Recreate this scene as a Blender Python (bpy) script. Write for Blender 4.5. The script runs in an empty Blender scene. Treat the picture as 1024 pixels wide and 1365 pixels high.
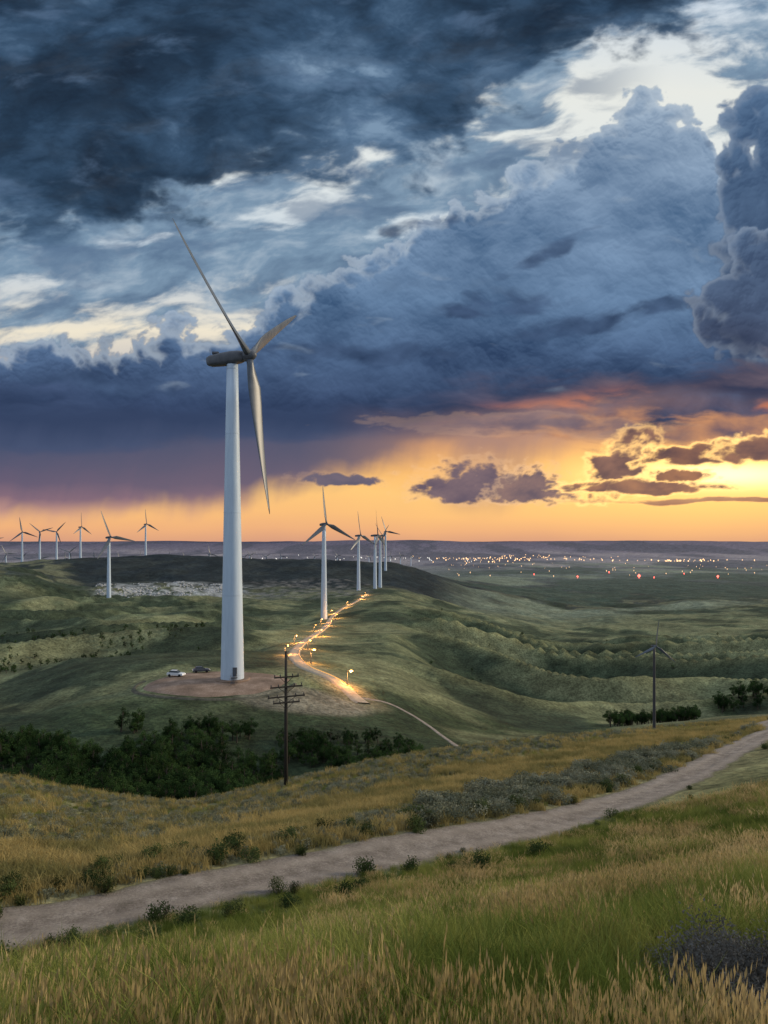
import bpy, math, random
import numpy as np
from mathutils import Vector
random.seed(7); rng=np.random.default_rng(7)
S=bpy.context.scene
COL=S.collection
S.view_settings.view_transform='Standard'; S.view_settings.look='None'; S.view_settings.exposure=0
def lin(c):
    return tuple(((v/255)/12.92 if v/255<=.04045 else ((v/255+.055)/1.055)**2.4) for v in c)+(1.0,)
class G:
    def __init__(s,nt): s.nt=nt; nt.nodes.clear()
    def n(s,t,**k):
        x=s.nt.nodes.new(t)
        for a,b in k.items(): setattr(x,a,b)
        return x
    def l(s,a,sock):
        if isinstance(a,(int,float)):
            try: sock.default_value=a
            except Exception: sock.default_value=(a,a,a)
        elif isinstance(a,tuple):
            d=len(sock.default_value); sock.default_value=(a+(1.0,))[:d] if len(a)<d else a[:d]
        else: s.nt.links.new(a,sock)
    def m(s,op,a,b=0.0,c=0.0,clamp=False):
        x=s.n('ShaderNodeMath',operation=op,use_clamp=clamp)
        s.l(a,x.inputs[0]); s.l(b,x.inputs[1]); s.l(c,x.inputs[2]); return x.outputs[0]
    def v(s,op,a,b=(0,0,0)):
        x=s.n('ShaderNodeVectorMath',operation=op); s.l(a,x.inputs[0])
        if op=='SCALE': s.l(b,x.inputs[3])
        else: s.l(b,x.inputs[1])
        return x.outputs[1] if op in('LENGTH','DISTANCE') else x.outputs[0]
    def ss(s,x,lo,hi,a=0.0,b=1.0):
        r=s.n('ShaderNodeMapRange',interpolation_type='SMOOTHSTEP'); s.l(x,r.inputs[0])
        for i,q in enumerate((lo,hi,a,b)): s.l(q,r.inputs[i+1])
        return r.outputs[0]
    def noise(s,vec,sc,det=5,ro=.55):
        x=s.n('ShaderNodeTexNoise'); s.l(vec,x.inputs['Vector'])
        s.l(float(sc),x.inputs['Scale']); s.l(float(det),x.inputs['Detail']); s.l(float(ro),x.inputs['Roughness'])
        return x.outputs[0]
    def mix(s,f,a,b,mode='MIX'):
        x=s.n('ShaderNodeMix',data_type='RGBA',blend_type=mode); s.l(f,x.inputs[0]); s.l(a,x.inputs[6]); s.l(b,x.inputs[7]); return x.outputs[2]
    def ramp(s,f,st):
        x=s.n('ShaderNodeValToRGB'); r=x.color_ramp
        while len(r.elements)<len(st): r.elements.new(.5)
        for e,(p,c) in zip(r.elements,sorted(st,key=lambda q:q[0])): e.position=p; e.color=lin(c) if max(c)>1.5 else tuple(c)+(1,)
        s.l(f,x.inputs[0]); return x.outputs[0]
# ------------------------------------------------------------------ world
W=bpy.data.worlds.new("World"); S.world=W; W.use_nodes=True
g=G(W.node_tree)
gen=g.n('ShaderNodeTexCoord').outputs['Generated']
sp=g.n('ShaderNodeSeparateXYZ'); g.l(gen,sp.inputs[0])
nis=g.n('ShaderNodeTexSky',sky_type='NISHITA'); nis.sun_disc=False; nis.sun_elevation=math.radians(8); nis.sun_rotation=math.radians(68)
br=g.mix(g.ss(sp.outputs[2],-.05,.9),lin((150,162,184)),(.76,.86,1.02,1))
br=g.mix(.04,br,nis.outputs[0],'ADD')
bg=g.n('ShaderNodeBackground'); g.l(br,bg.inputs[0]); bg.inputs[1].default_value=.84
wo=g.n('ShaderNodeOutputWorld'); g.l(bg.outputs[0],wo.inputs[0])
# ------------------------------------------------------------------ camera, sun
cam=bpy.data.cameras.new("camera"); co=bpy.data.objects.new("camera",cam); COL.objects.link(co)
co.location=(0,0,0); co.rotation_euler=(math.radians(90),0,0)
cam.sensor_fit='VERTICAL'; cam.sensor_height=24; cam.lens=24*1000/1365; cam.shift_y=40/1365
cam.clip_start=.1; cam.clip_end=200000; S.camera=co
sl=bpy.data.lights.new("sun",'SUN'); sl.energy=2.9; sl.angle=math.radians(8); sl.color=(1,.82,.56)
so=bpy.data.objects.new("sun",sl); COL.objects.link(so); so.rotation_euler=Vector((.88,.24,.31)).to_track_quat('Z','Y').to_euler()
# ------------------------------------------------------------------ meshes from grids
def grid_mesh(name,V,smooth=True):
    r,c=V.shape[:2]; me=bpy.data.meshes.new(name); me.vertices.add(r*c); me.vertices.foreach_set('co',V.reshape(-1).astype(np.float32))
    i=np.arange(r-1)[:,None]*c+np.arange(c-1)[None,:]; f=np.stack([i,i+1,i+c+1,i+c],-1).reshape(-1)
    n=(r-1)*(c-1); me.loops.add(n*4); me.loops.foreach_set('vertex_index',f.astype(np.int32)); me.polygons.add(n)
    me.polygons.foreach_set('loop_start',np.arange(0,n*4,4,dtype=np.int32)); me.update(calc_edges=True)
    if smooth: me.polygons.foreach_set('use_smooth',np.ones(n,bool))
    return me
# ------------------------------------------------------------------ sky dome
def gn(x,y,seed):
    xi=np.floor(x).astype(np.int64); yi=np.floor(y).astype(np.int64); fx=(x-xi).astype(np.float32); fy=(y-yi).astype(np.float32)
    T=np.random.default_rng(seed+1000).random(65536).astype(np.float32)*6.2831853
    C,Sn=np.cos(T),np.sin(T)
    def d(a,b,u,v):
        k=((a*7919+b*104729)^(a*31+b*17))&65535; return C[k]*u+Sn[k]*v
    u=fx*fx*fx*(fx*(fx*6-15)+10); v=fy*fy*fy*(fy*(fy*6-15)+10)
    p=d(xi,yi,fx,fy); q=d(xi+1,yi,fx-1,fy); r=d(xi,yi+1,fx,fy-1); s=d(xi+1,yi+1,fx-1,fy-1)
    return ((p*(1-u)+q*u)*(1-v)+(r*(1-u)+s*u)*v)*1.5
def F(x,y,sx,sy,o,seed,mode='f',gain=.5):
    x=x/sx; y=y/sy; s=0; a=1; t=0
    for i in range(o):
        n=gn(x,y,seed+i*13)
        if mode=='b': n=np.abs(n)*2-.45
        s=s+a*n; t+=a; a*=gain; x,y=(x*1.6-y*1.2)+3.1,(x*1.2+y*1.6)+7.7
    return s/t*1.6
def SS(x,a,b):
    t=np.clip((x-a)/(b-a),0,1); return t*t*(3-2*t)
def L3(c): return np.array([((v/255)/12.92 if v/255<=.04045 else ((v/255+.055)/1.055)**2.4) for v in c],np.float32)
def RAMP(x,st):
    st=sorted(st,key=lambda q:q[0]); xs=[q[0] for q in st]; cs=np.array([L3(q[1]) for q in st]); return np.stack([np.interp(x,xs,cs[:,k]) for k in range(3)],-1).astype(np.float32)
def MX(m,a,b): return a*(1-m[...,None])+b*m[...,None]
def build_sky():
    ub=np.concatenate([np.linspace(-1250,-40,60)[:-1],np.linspace(-40,1064,940),np.linspace(1064,2274,60)[1:]])
    vb=np.concatenate([np.linspace(-640,-20,40)[:-1],np.linspace(-20,724,640),np.linspace(724,800,12)[1:]])[::-1]
    U,V=np.meshgrid(ub,vb)
    w1=F(U,V,260,150,4,1); w2=F(U,V,260,150,4,2); w3=F(U,V,70,55,3,3,gain=.4); w4=F(U,V,70,55,3,4,gain=.4)
    def warp(a,b): return U+w1*a+w3*b, V+w2*a*.7+w4*b*.8
    def curve(x,pts): return np.interp(x,[p[0] for p in pts],[p[1] for p in pts])
    st=[(724,(216,158,128)),(706,(240,178,126)),(685,(251,192,124)),(655,(255,202,124)),(625,(250,188,112)),(590,(236,170,112)),(550,(196,156,138)),(480,(205,200,195)),(440,(240,230,208)),(400,(214,216,214)),(330,(196,210,222)),(240,(226,232,232)),(120,(232,234,228)),(0,(206,218,230)),(-300,(120,145,180))]
    col=RAMP(V+8*w1,st)
    gl=np.exp(-((U-940)/270)**2-((V-638)/48)**2); col=MX(np.clip(gl,0,1),col,np.array([1.45,.82,.22],np.float32))
    gl=np.exp(-((U-965)/120)**2-((V-632)/17)**2); col=MX(np.clip(gl,0,1),col,np.array([2.4,1.7,.75],np.float32))
    Ux,Vx=warp(22,4)
    s=F(Ux,Vx+.15*Ux,180,60,8,21,gain=.58)
    gap=np.exp(-((U-120)/200)**2-((V-446+.05*U)/15)**2)+.55*np.exp(-((U-430)/150)**2-((V-262+.1*(U-430))/26)**2)+1.2*np.exp(-((U-900)/130)**2-((V-120)/80)**2)+.7*np.exp(-((U-690)/80)**2-((V-180)/18)**2)
    m=SS(s-gap*.6+.42*SS(V,500,380)-.2*SS(U,700,800),-.20,.36)*SS(V,600,540)
    t=F(Ux,Vx+.15*Ux,90,34,7,22,gain=.58)
    hc=RAMP(.42+t*.6,[(0,(84,112,142)),(.45,(116,144,170)),(1,(176,192,206))])
    col=MX(m*.95,col,hc)
    def shade(D,k=1.0,lx=-.25,ly=1.0):
        gy,gx=np.gradient(D); dv=np.gradient(vb)[:,None]; du=np.gradient(ub)[None,:]
        g_=(gy/dv*ly+gx/du*lx)*k; return g_/(1+np.abs(g_))
    # middle cumulus bank
    ed=[(-1250,540),(-100,480),(0,468),(60,458),(130,466),(180,446),(225,428),(290,444),(345,428),(378,376),(440,368),(500,326),(545,300),(600,262),(640,250),(690,222),(730,206),(780,188),(808,160),(848,130),(884,132),(902,168),(940,180),(955,225),(1024,240),(1200,180),(2274,300)]
    Um,Vm=warp(12,5)
    bil=F(Um,Vm,80,68,6,31,'b',.52); fb=F(Um,Vm,120,90,7,32,gain=.54)
    D=(Vm-curve(Um,ed))/34+bil*.95+fb*.6
    body=F(Um,Vm,190,110,7,33,gain=.55); b2=F(Um,Vm,60,52,6,36,gain=.56)
    hgt=np.clip(D,0,1.6)+bil*.8
    sh=shade(hgt,12)*.15+body*.36+b2*.12
    hi=RAMP(Vm,[(110,(170,188,206)),(200,(150,172,196)),(300,(130,156,186)),(400,(110,139,173)),(470,(90,116,152)),(540,(64,82,116))])
    lo=RAMP(Vm,[(110,(108,132,160)),(200,(86,113,145)),(300,(72,101,135)),(400,(59,86,120)),(470,(46,66,98)),(540,(38,52,80))])
    cc=MX(np.clip(.50+sh*1.6,0,1),lo,hi)
    rim=SS(D,.0,.25)*(1-SS(D,.25,1.0)); cc=MX(rim*.45,cc,L3((198,210,220))+0*cc)
    brk=SS(F(Ux,Vx,110,34,6,37)+.75*np.exp(-((U-230)/70)**2-((V-510)/14)**2)+.3*np.exp(-((U-330)/180)**2-((V-345)/40)**2),.55,1.2)*SS(V,560,500)
    cc=MX(brk*.45,cc,L3((166,182,198))+0*cc)
    col=MX(SS(D,-.03,.26)*SS(Vm,592,566),col,cc)
    for (x,y,rx,ry,sl_) in [(668,404,95,21,-.08),(760,432,95,17,-.15),(735,338,55,13,-.5),(610,418,40,9,0),(880,410,60,14,-.2),(120,512,130,15,.05),(560,300,60,12,-.2),(980,520,120,18,0),(470,470,150,16,0)]:
        q=1-((Um-x)/rx)**2-((Vm-y-sl_*(Um-x))/ry)**2; q=np.clip(q,-2,1)+F(Ux,Vx,50,26,6,41)*1.0
        dc=RAMP(.45+F(Um,Vm,50,28,5,42)*.5,[(0,(38,54,82)),(1,(76,98,132))]); col=MX(SS(q,-.2,1.1)*.8,col,dc)
    def tower(cs,sd,bot,c0,c1):
        nonlocal col
        U2,V2=warp(8,5); b_=F(U2,V2,56,52,5,sd,'b',.46); f_=F(U2,V2,80,64,6,sd+1)
        D=np.full(U.shape,-9.0)
        for x,y,r in cs: D=np.maximum(D,(r-np.hypot(U2-x,V2-y))/30)
        D=D+b_*.6+f_*.3; hg=np.clip(D,0,1.7)+b_*.6
        s_=.40+shade(hg,11,.5,.8)*.20+F(U2,V2,110,90,7,sd+2,gain=.56)*.34
        cc=MX(np.clip(s_,0,1),RAMP(V2,c0),RAMP(V2,c1)); mk=SS(D,-.05,.25)*SS(V2,bot+60,bot-50)
        rm=SS(D,.0,.2)*(1-SS(D,.2,.9)); cc=MX(rm*.26,cc,L3((176,190,206))+0*cc)
        col=MX(mk,col,cc)
    tower([(1000,168,42),(1045,160,62),(985,215,34),(1015,270,64),(1070,260,90),(1010,345,60),(1070,400,100),(1000,425,50),(1300,330,230),(1700,330,300)],51,480,[(100,(52,78,112)),(480,(40,52,78))],[(100,(108,138,172)),(480,(76,94,124))])
    tower([(1012,345,48),(966,392,40),(940,408,24),(1045,370,76),(1000,436,56),(1070,440,80),(950,440,30)],61,470,[(280,(46,66,98)),(480,(44,50,72))],[(280,(112,138,170)),(420,(88,106,136)),(480,(84,86,106))])
    # low dark band
    top=curve(U,[(-1250,520),(0,500),(200,540),(420,545),(560,520),(640,500),(800,495),(900,482),(1024,462),(2274,460)]); bot=curve(U,[(-1250,600),(0,600),(200,590),(400,582),(560,566),(700,552),(800,538),(900,530),(1024,545),(2274,545)])
    Ub,Vb=warp(12,7); n=F(Ub,Vb,170,34,7,71,gain=.54)
    m=SS((Vb-top)/26+n*1.0,0,1.3)*SS((bot-Vb)/18+n*.8,-.5,.7)
    ra=SS(U,420,900)
    c0=MX(ra,L3((40,54,82))+0*col,L3((56,60,84))+0*col); c1=MX(ra,L3((70,88,122))+0*col,L3((118,102,112))+0*col)
    cc=MX(np.clip(.38+n*.7+.10*shade(n,10),0,1),c0,c1)
    red=np.exp(-((V-bot+3)/13)**2)*SS(U,480,760)*SS(n,-.3,.4); cc=MX(np.clip(red*.85,0,1),cc,L3((216,126,82))+0*cc)
    col=MX(m*.96,col,cc)
    # rain curtains
    Ur,Vr=warp(12,7); low=curve(U,[(-1250,694),(0,690),(110,684),(180,676),(255,682),(330,670),(400,650),(480,632),(560,614),(640,606),(720,606),(800,580),(860,558),(960,552),(2274,560)])
    shaft=F(Ur+.35*Vr,Vr,46,420,4,81); n=F(Ur,Vr,140,70,6,82)
    m=SS((low-Vr)/26+shaft*.35+n*.5,-.7,1.0)*np.maximum(SS(Vr,bot-25,bot+12),SS(Vr,535,560)*SS(U,620,480))*np.interp(U,[0,400,560,700,860,1024],[.98,.95,.82,.66,.45,.25])
    rc=RAMP(V+10*n+6*shaft,[(560,(54,68,98)),(590,(70,82,112)),(620,(84,86,114)),(645,(98,90,116)),(668,(128,104,122)),(692,(194,148,136))]); rc=MX(SS(U,420,760),rc,np.clip(L3((176,136,124))+.25*L3((120,100,90))*shaft[...,None],0,1))
    col=MX(np.clip(m,0,1),col,rc)
    rs=np.exp(-((Ur+.35*(Vr-600)-655)/75)**2)*SS(Vr,560,600)*SS(Vr,690,650); col=MX(np.clip(rs*(.5+.3*shaft),0,.7),col,L3((168,132,120))+0*col)
    dk_=F(Ub,Vb,150,32,7,87,gain=.57)+1.0*np.exp(-((V-572)/32)**2)-.35; m=SS(dk_,.1,.8)*SS(U,600,780)*SS(V,630,600)*SS(V,520,550)
    s_=np.clip(.5+F(Ux,Vx,60,26,6,88)*.8,0,1); col=MX(m*.88,col,MX(s_,L3((108,90,102))+0*col,L3((206,146,104))+0*col))
    def small(x,y,rx,ry,flat,sd,c0,c1,rimc,rw,sl=0.,soft=.35,nx=None,ny=None):
        nonlocal col
        U2,V2=warp(6,4); yy=(V2-y-sl*(U2-x)); r=np.where(yy>0,ry*flat,ry); nx=nx or max(22,rx*.34); ny=ny or max(14,min(ry*.8,nx*.6))
        q=1-np.sqrt(((U2-x)/rx)**2+(yy/r)**2); q=np.clip(q,-1.5,1)+F(U2,V2,nx,ny,6,sd,'b',.5)*.30+F(U2,V2,60,26,7,sd+5,gain=.58)*.36
        m=SS(q,0,soft); gl=SS(q,-.24,.05)*(1-m)
        if rw>0: col=MX(gl*rw,col,np.array(rimc,np.float32)+0*col)
        s_=np.clip(.40+.10*shade(q,22,.35,.8)+.5*F(U2,V2,50,28,6,sd+3),0,1); cc=MX(s_,L3(c0)+0*col,L3(c1)+0*col); cc=MX(SS(q,.40,.05)*rw*.4,cc,np.array(rimc,np.float32)*.6+0*cc)
        col=MX(m,col,cc)
    Y=(1.7,1.02,.34); O=(1.0,.62,.34)
    small(690,565,180,14,1,90,(112,98,110),(150,124,122),O,.1,.02,.9)
    small(636,652,92,38,.45,91,(98,86,102),(142,118,120),O,.25)
    small(704,655,54,30,.5,92,(102,90,102),(164,130,118),O,.4)
    small(455,641,56,10,.7,93,(96,92,110),(124,110,122),O,.1,.04)
    small(846,596,34,30,1.0,194,(112,86,84),(176,130,106),Y,.4,-.2,.4,40,34)
    small(822,630,50,34,.8,195,(106,84,84),(168,124,104),Y,.6,-.25,.35,40,30)
    small(862,650,110,13,.6,96,(120,92,88),(186,134,100),Y,.8)
    small(955,606,100,20,.6,197,(104,80,80),(170,120,92),Y,.8,-.08,.3,46,24)
    small(905,634,44,9,.7,98,(118,88,82),(190,134,96),Y,.8)
    small(1016,598,64,22,.7,99,(108,84,84),(172,124,98),Y,.7,-.1,.35,40,24)
    small(950,668,170,5,.6,100,(170,122,98),(206,156,116),Y,.2,0,.6)
    # top storm mass
    ed=[(-1250,330),(0,326),(120,318),(200,300),(270,292),(330,268),(420,240),(500,228),(560,206),(620,196),(700,172),(748,140),(800,104),(850,78),(890,42),(940,14),(1000,-10),(1060,-60),(2274,-400)]
    Ut,Vt=warp(20,5); n=F(Ut,Vt,210,105,8,111,gain=.57); bl=F(Ut,Vt,110,76,6,112,'b',.52)
    D=(curve(Ut,ed)-Vt)/58+n*1.5+bl*.45
    big=F(Ut+.3*Vt,Vt,340,160,7,113,gain=.55); fine=F(Ut,Vt,100,70,8,114,gain=.58); b3=F(Ut,Vt,150,100,6,115,'b',.52)
    dark=np.exp(-((U-700)/300)**2-((V+10)/90)**2)+.7*np.exp(-((U-60)/260)**2-((V-10)/110)**2)+.8*np.exp(-((U-120)/260)**2-((V-270)/45)**2)
    s_=.47+.42*big+.20*fine+.22*b3+.05*shade(n+b3*.5,40,.2,-1.0)-.20*dark
    cc=RAMP(s_,[(0,(24,37,54)),(.3,(36,56,78)),(.55,(54,79,106)),(.8,(84,111,140)),(1,(124,150,176))])
    th=SS(D,1.2,.2); cc=MX(th*.3,cc,L3((104,132,162))+0*cc)
    col=MX(SS(D,-.05,.7)*.98,col,cc)
    wn=F(Ux+.3*Vx,Vx,130,44,7,121,gain=.58); m=SS(wn+.5*np.exp(-((V-curve(U,ed)-35)/40)**2),.2,.95)*SS(U,-300,-100)*(1-SS(U,760,900))*SS(V,480,420); col=MX(m*.6,col,L3((90,114,144))+0*col)
    fd=np.maximum(SS(U,-500,-1200),np.maximum(SS(U,1500,2200),SS(V,-250,-600))); col=MX(fd,col,np.array([.42,.50,.64],np.float32)+0*col)
    col=MX(SS(V,724,740),col,L3((120,114,126))+0*col)
    bx=(U-512)/1000; sz=(722-V)/1000; nn=np.sqrt(1+bx**2+sz**2); R=70000
    me=grid_mesh("sky",np.stack([bx/nn*R,1/nn*R,sz/nn*R],-1)); ca=me.color_attributes.new("sky_colour",'FLOAT_COLOR','POINT')
    ca.data.foreach_set('color',np.concatenate([np.clip(col,0,3),np.ones(U.shape+(1,))],-1).reshape(-1).astype(np.float32))
    m=bpy.data.materials.new("sky_light"); m.use_nodes=True; nt=m.node_tree; nt.nodes.clear()
    a=nt.nodes.new('ShaderNodeAttribute'); a.attribute_name='sky_colour'; e=nt.nodes.new('ShaderNodeEmission'); o=nt.nodes.new('ShaderNodeOutputMaterial')
    nt.links.new(a.outputs['Color'],e.inputs[0]); nt.links.new(e.outputs[0],o.inputs[0])
    try: m.cycles.emission_sampling='NONE'
    except Exception: pass
    ob=bpy.data.objects.new("sky",me); COL.objects.link(ob); me.materials.append(m)
build_sky()
# ------------------------------------------------------------------ numpy noise
def vnoise(x,y,seed=0):
    xi=np.floor(x).astype(np.int64); yi=np.floor(y).astype(np.int64); fx=x-xi; fy=y-yi
    fx=fx*fx*fx*(fx*(fx*6-15)+10); fy=fy*fy*fy*(fy*(fy*6-15)+10)
    def h(a,b):
        n=(a*374761393+b*668265263+seed*982451653)&0xffffffff
        n=((n^(n>>13))*1274126177)&0xffffffff
        return ((n^(n>>16))&0xffff)/65535.0
    return (h(xi,yi)*(1-fx)+h(xi+1,yi)*fx)*(1-fy)+(h(xi,yi+1)*(1-fx)+h(xi+1,yi+1)*fx)*fy
def fbm(x,y,o=5,seed=0):
    s=0;a=1;t=0
    for i in range(o): s=s+a*vnoise(x,y,seed+i); t+=a; a*=.5; x,y=x*1.62-y*1.22+17,x*1.22+y*1.62+5
    return s/t-.5
# ------------------------------------------------------------------ terrain
CB=(np.array([-1900,-900,-300,0,128,256,384,512,640,768,896,1024,1300,1900,2900])-512)/1000
def E2(a): return [a[0]]+list(a)+[a[-1]]
ROWS=[
 ([1.5]*13,[-1.9]*13),
 ([7]*13,[-4.6,-4.6,-4.6,-4.6,-4.55,-4.5,-4.5,-4.5,-4.5,-4.5,-4.5,-4.5,-4.5]),
 ([14]*13,[-9.6,-9.4,-9.1,-8.8,-8.5,-8.1,-7.8,-7.5,-7.3,-7.1,-6.9,-6.6,-6.4]),
 ([15,17,22.5,24.5,27,30,33,37,41,43,44,50,60],[-11,-11.5,-12.6,-12.95,-13.45,-14.05,-14.65,-15.5,-16.2,-15.8,-14.8,-13.5,-12.5]),
 ([16.6,19.5,25,27,29.5,32.5,36,40.5,47,58,86,125,180],[-11.5,-12.2,-13,-13.4,-13.8,-14.4,-15,-15.9,-17.2,-18.7,-22,-24,-24]),
 ([19,21.7,27.2,29.2,31.8,34.8,38.4,43,50,62,91,131,187],[-11.6,-12.3,-13.1,-13.5,-13.9,-14.5,-15.1,-16.1,-17.5,-19.2,-22.6,-24.6,-25]),
 ([24,27,31,35,40,47,56,66,78,92,112,150,210],[-13,-13.2,-13.7,-14.9,-16.1,-17.8,-19.4,-20.7,-22.1,-23.9,-26.9,-30,-32]),
 ([70,72,75,78,80,84,90,95,102,112,135,180,250],[-23.5,-23.5,-23.7,-26.2,-27.8,-26.9,-26.2,-25.8,-26.4,-27.8,-31.7,-38,-50]),
 ([110,112,115,118,120,122,125,130,142,155,180,230,320],[-36,-36,-37,-40.0,-41.0,-41,-39.5,-38,-37.5,-38.5,-42,-52,-65]),
 ([155,158,160,165,170,176,190,215,240,262,285,340,480],[-44,-43,-41,-37.5,-36.3,-37,-40.5,-51,-58.5,-60.5,-61.5,-66,-80]),
 ([190,190,190,189,187,190,207,243,275,305,335,400,560],[-47,-46,-43.5,-38,-34.6,-34.8,-40,-53,-64,-67,-68.5,-73,-88]),
 ([240,240,238,226,212,220,247,292,335,375,415,480,660],[-51,-49,-45.5,-38.5,-35.4,-36.3,-43,-59,-71,-73,-75,-79,-94]),
 ([330,330,325,312,300,310,330,390,450,505,555,620,820],[-54,-54,-51,-46,-43.5,-43.5,-47,-66,-82,-85,-86,-88,-100]),
 ([470,470,470,465,455,465,485,550,630,710,770,850,1050],[-56,-58,-58,-55.5,-54,-54,-54.5,-76,-96,-99,-99,-100,-108]),
 ([640,640,640,645,645,640,700,770,860,960,1060,1150,1350],[-52,-56,-59,-61.5,-62,-67,-63,-88,-114,-114,-111,-110,-112]),
 ([850,850,850,900,905,950,1050,1160,1270,1400,1520,1650,1900],[-35,-38,-43,-67,-71,-74,-72,-106,-131,-131,-130,-128,-128]),
 ([1000,1000,1020,1150,1180,1230,1300,1400,1500,1650,1800,1950,2200],[-36,-38,-42,-70,-68,-68,-73,-118,-142,-141,-140,-138,-138]),
 ([1300,1300,1300,1550,1600,1700,1700,1800,2050,2300,2500,2700,3000],[-38,-40,-42,-36,-33,-41,-46,-118,-152,-155,-158,-158,-158]),
 ([3600]*13,[-160]*13),([7000]*13,[-190]*13),([11000]*13,[-185]*13),([14000]*13,[-60]*13),([16000]*13,[0]*13),([60000]*13,[-20]*13)]
def pchip(x,y,q):
    h=np.diff(x); d=np.diff(y)/h; m=np.zeros_like(y)
    w1=2*h[1:]+h[:-1]; w2=h[1:]+2*h[:-1]; ok=d[:-1]*d[1:]>0
    den=np.where(ok,w1/np.where(ok,d[:-1],1)+w2/np.where(ok,d[1:],1),1)
    m[1:-1]=np.where(ok,(w1+w2)/den,0); m[0]=d[0]; m[-1]=d[-1]
    i=np.clip(np.searchsorted(x,q)-1,0,len(x)-2); t=(q-x[i])/h[i]
    return (2*t**3-3*t**2+1)*y[i]+(t**3-2*t**2+t)*h[i]*m[i]+(-2*t**3+3*t**2)*y[i+1]+(t**3-t**2)*h[i]*m[i+1]
BF=np.concatenate([np.linspace(-2.4,-.7,40)[:-1],np.linspace(-.7,.7,480),np.linspace(.7,2.39,40)[1:]])
RL=np.array([pchip(CB,np.log(np.array(E2(r[0]),float)),BF) for r in ROWS])
RZ=np.array([pchip(CB,np.array(E2(r[1]),float),BF) for r in ROWS])
LY=np.concatenate([np.linspace(math.log(1.5),math.log(3000),860),np.linspace(math.log(3000),math.log(60000),161)[1:]])
NB,NY=len(BF),len(LY)
ZG=np.zeros((NY,NB)); TG=np.zeros((NY,NB))
for j in range(NB):
    ZG[:,j]=pchip(RL[:,j],RZ[:,j],LY); TG[:,j]=np.interp(LY,RL[:,j],np.arange(len(ROWS)))
YG=np.exp(LY)[:,None]*np.ones((1,NB)); BG=BF[None,:]*np.ones((NY,1)); XG=BG*YG
sstep=SS
def rowY(k,b): return np.exp(np.interp(b,BF,RL[k]))
def spline(pts,n=12):
    pts=[np.array(p,float) for p in pts]; P0=[2*pts[0]-pts[1]]+pts+[2*pts[-1]-pts[-2]]; out=[]
    for i in range(1,len(P0)-2):
        for k in range(n):
            t=k/n; a,b,c,d=P0[i-1:i+3]
            out.append(.5*((2*b)+(-a+c)*t+(2*a-5*b+4*c-d)*t*t+(-a+3*b-3*c+d)*t**3))
    out.append(pts[-1]); return np.array(out)
def dist_to(xs,ys,line):
    D=np.full(xs.shape,1e9)
    for p in line: D=np.minimum(D,(xs-p[0])**2+(ys-p[1])**2)
    return np.sqrt(D)
bb=np.linspace(-1.3,.53,160); dirt_line=np.stack([bb*rowY(4,bb),rowY(4,bb)],1)
dirt_line=np.concatenate([dirt_line,spline([tuple(dirt_line[-1]),(58,112),(80,135)],12)[1:]])
access=spline([(-5,183),(-8.5,190),(-14,199),(-24,222),(-32.5,272),(-36.5,340),(-37,440),(-40,540),(-45,640),(-43,760),(-33,900),(-23,1040)],14)
PADC=(-42,189)
dpad=np.hypot(XG-PADC[0],YG-PADC[1]); dacc=dist_to(XG,YG,access[::2]); ddirt=dist_to(XG,YG,dirt_line)
calm=sstep(dpad,18,45)*sstep(dacc,3,22)
near=1-sstep(YG,60,160)
ZG+=near*(.16*fbm(XG/3.2,YG/3.2,4,1)+.5*fbm(XG/14,YG/14,3,4)*sstep(ddirt,2,8))*sstep(ddirt,1.5,4)*sstep(YG,3,9)
mid=sstep(YG,95,200)*(1-sstep(YG,1500,3000))
ZG+=calm*mid*(7*np.clip(YG/350,.5,2.0)*fbm(XG/80,YG/80,4,9)+.9*fbm(XG/16,YG/22,3,21))
wq=1.8*fbm(XG/160,YG/160,3,33)
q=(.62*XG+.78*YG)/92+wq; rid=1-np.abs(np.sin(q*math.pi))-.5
sp_m=sstep(BG,.0,.10)*(1-sstep(BG,.50,.8))*sstep(YG,215,290)*(1-sstep(YG,560,950))*calm
ZG+=sp_m*rid*17*np.clip(YG/420,.5,1.5)
sp_l=(1-sstep(BG,-.22,-.12))*sstep(YG,230,330)*(1-sstep(YG,900,1400))*calm
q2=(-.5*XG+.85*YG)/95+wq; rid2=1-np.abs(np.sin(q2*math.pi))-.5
ZG+=sp_l*rid2*11
ZG+=sstep(YG,1150,1500)*(1-sstep(YG,2300,3400))*16*fbm(XG/260,YG/260,4,51)
ZG+=sstep(YG,12500,15500)*130*fbm(XG/2600,YG/9000,5,57)+sstep(YG,4500,6500)*(1-sstep(YG,12000,14000))*60*fbm(XG/1500,YG/1800,5,58)
def height(x,y):
    x=np.asarray(x,float); y=np.asarray(y,float); b=x/y
    fj=np.clip(np.interp(b,BF,np.arange(NB)),0,NB-1.001); fi=np.clip(np.interp(np.log(y),LY,np.arange(NY)),0,NY-1.001)
    i=fi.astype(int); j=fj.astype(int); u=fi-i; v=fj-j
    return (ZG[i,j]*(1-u)+ZG[i+1,j]*u)*(1-v)+(ZG[i,j+1]*(1-u)+ZG[i+1,j+1]*u)*v
def hz(x,y): return float(height(x,y))
n1=fbm(XG/45,YG/60,5,61)+.5; n2_=fbm(XG/9,YG/9,5,62)+.5; n3=fbm(XG/400,YG/700,5,63)+.5
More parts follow.
